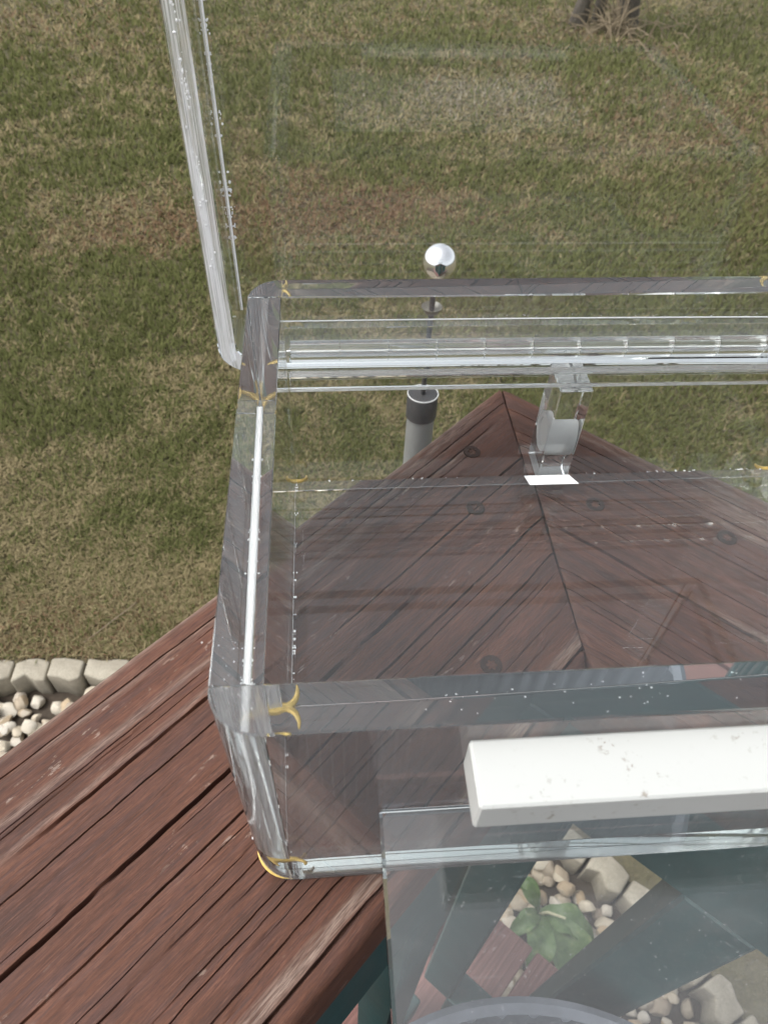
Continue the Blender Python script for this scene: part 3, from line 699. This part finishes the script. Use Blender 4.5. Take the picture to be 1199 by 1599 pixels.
# ------------------------------------------------------------------ broad-leaved plant in the gravel
def mat_leaf():
    t = NT('broad_leaf_green'); vec = t.coords('Object'); nz = t.noise(vec, 40, 4, .6)
    c = t.ramp(nz, [(.3, (.06, .115, .035)), (.6, (.12, .19, .07)), (.75, (.24, .26, .11))])
    b = t.bsdf(c, .45); tr = t.n('BsdfTranslucent'); t.put(tr.inputs[0], c); m = t.n('MixShader'); m.inputs[0].default_value = .25; t.put(m.inputs[1], b); t.put(m.inputs[2], tr.outputs[0])
    return t.done(m.outputs[0])
LEAF = mat_leaf(); STALK = mat_simple('pale_stalk', (.42, .40, .27), .6, .2, 60)
def leafy(px, py, label, specs):
    b = gp(px, py, GZ-.03); root = empty('leafy_plant', (b[0], b[1], GZ-.05)); tag(root, label, 'plant', 'broad leaved plants in the gravel')
    for az, ln, wd, rise, droop in specs:
        n, m = 9, 5; v, f = [], []; d = Vector((math.cos(az), math.sin(az), 0)); s = Vector((-d.y, d.x, 0))
        for i in range(n):
            t = i/(n-1); cen = d*(ln*t)+Vector((0, 0, .02+rise*math.sin(t*PI*.75)-droop*t*t)); wd_ = wd*math.sin(PI*min(t*.92+.06, 1))**.8
            for j in range(m):
                q = (j/(m-1)-.5)*2; v.append(cen+s*(q*wd_)+Vector((0, 0, .35*wd_*abs(q)**1.5+.007*math.sin(11*t+4*q+az)+.004*math.sin(23*t-7*q)))+s*(.10*wd_*math.sin(17*t+az)*abs(q)))
        for i in range(n-1):
            for j in range(m-1): f.append((i*m+j, i*m+j+1, (i+1)*m+j+1, (i+1)*m+j))
        pymesh('leaf', v, f, LEAF, root, 60)
    v, f = tube([(0, 0, 0), (.012, -.01, .06), (.03, -.035, .12)], [.004, .0035, .0025], 8); pymesh('stalk', v, f, STALK, root, 60)
leafy(840, 1425, 'broad green leafed plant lying in the gravel beside the deck edge', [(-1.15, .19, .050, .07, .10), (-1.9, .15, .030, .09, .07), (-.5, .13, .032, .06, .06), (2.2, .09, .02, .08, .03), (-2.6, .10, .02, .08, .05)])
leafy(745, 1358, 'small green sprouting plant behind the corner baluster', [(.5, .09, .018, .08, .03), (2.0, .08, .016, .09, .02), (-1.4, .08, .018, .07, .04), (3.6, .07, .014, .07, .03)])

# ------------------------------------------------------------------ tree with several stems
def mat_bark():
    t = NT('tree_bark'); vec = t.coords('Object', (9, 9, 2.2)); nz = t.noise(vec, 3, 6, .7)
    return t.done(t.bsdf(t.ramp(nz, [(.3, (.028, .023, .019)), (.6, (.085, .072, .060)), (.8, (.17, .16, .14))]), .95, t.bump(nz, .9, .03)))
BARK = mat_bark()
tb = gp(945, 45, GZ); tree = empty('tree', (tb[0], tb[1], GZ)); tag(tree, 'bare tree of three dark stems standing on the far lawn', 'tree')
stems = [((-.26, .0), (.06, .02, .9), .060, .045), ((-.07, .10), (.05, .03, .9), .045, .035), ((.15, -.02), (.01, .01, .95), .085, .06)]
tw = []
for i, ((x0, y0), dr, r0, r1) in enumerate(stems):
    r = random.Random(40+i); path = []; rad = []
    for k in range(9):
        h = k/8*2.6; path.append((x0+dr[0]*h*(1.2-.4*i)+.03*math.sin(k*1.7+i), y0+dr[1]*h+.03*math.cos(k*1.3), h-.05)); rad.append((r0+(r1-r0)*k/8)*(1.35 if k == 0 else 1))
    v, f = tube(path, rad, 12); pymesh('trunk', v, f, BARK, tree, 60)
    def grow(p, d, ln, rr, lev):
        pts = [p]; q = Vector(p); dd = Vector(d)
        for k in range(4):
            dd = (dd+Vector((r.gauss(0, .16), r.gauss(0, .16), r.gauss(.03, .1)))).normalized(); q = q+dd*ln/4; pts.append(q.copy())
        tw.append(tube(pts, [rr*(1-.16*k) for k in range(5)], 6 if lev < 2 else 4))
        if lev < 4:
            for k in range(3):
                pk = pts[2+min(k, 2)]; grow(pk, (dd+Vector((r.gauss(0, .6), r.gauss(0, .6), r.gauss(.2, .35)))).normalized(), ln*r.uniform(.55, .75), rr*.5, lev+1)
    for k in range(3): grow(Vector(path[6+k]), Vector((r.gauss(0, .6), r.gauss(0, .6), 1)).normalized(), 1.1, r1*.75, 0)
V, Fc = merge(tw); pymesh('crown', V, Fc, BARK, tree, 60)
# dry weeds round the stems
DRY = mat_simple('dry_weed', (.20, .155, .10), .9, .4, 30); wd_ = []
r = random.Random(5)
for k in range(170):
    a = r.uniform(0, 2*PI); rr = abs(r.gauss(0, .28)); p = Vector((rr*math.cos(a)+.05, rr*math.sin(a)*.7-.12, 0)); d = Vector((r.gauss(0, .6), r.gauss(0, .6), r.uniform(.3, 1))).normalized(); ln = r.uniform(.12, .45)
    wd_.append(tube([p, p+d*ln*.5, p+d*ln+Vector((0, 0, -.25*ln))], [.006, .005, .002], 4))
V, Fc = merge(wd_); o = pymesh('dry_weeds', V, Fc, DRY, None, 60); o.location = (tb[0], tb[1], GZ); tag(o, 'tangle of dry brown weed stalks round the foot of the tree', 'weeds')

# a dry stick lying in the lawn
a, b = gp(132, 1003, GZ+.012), gp(213, 941, GZ+.02)
mid = (a+b)/2+np.array([.012, .008, .004])
TW = mat_simple('dry_stick', (.23, .18, .125), .9, .35, 120)
V, Fc = tube([Vector(a-a), Vector(mid-a), Vector(b-a)], [.0012, .0015, .0009], 7); o = pymesh('stick', V, Fc, TW, None, 60); o.location = a
tag(o, 'thin dry stick lying on the lawn near the edging', 'stick')
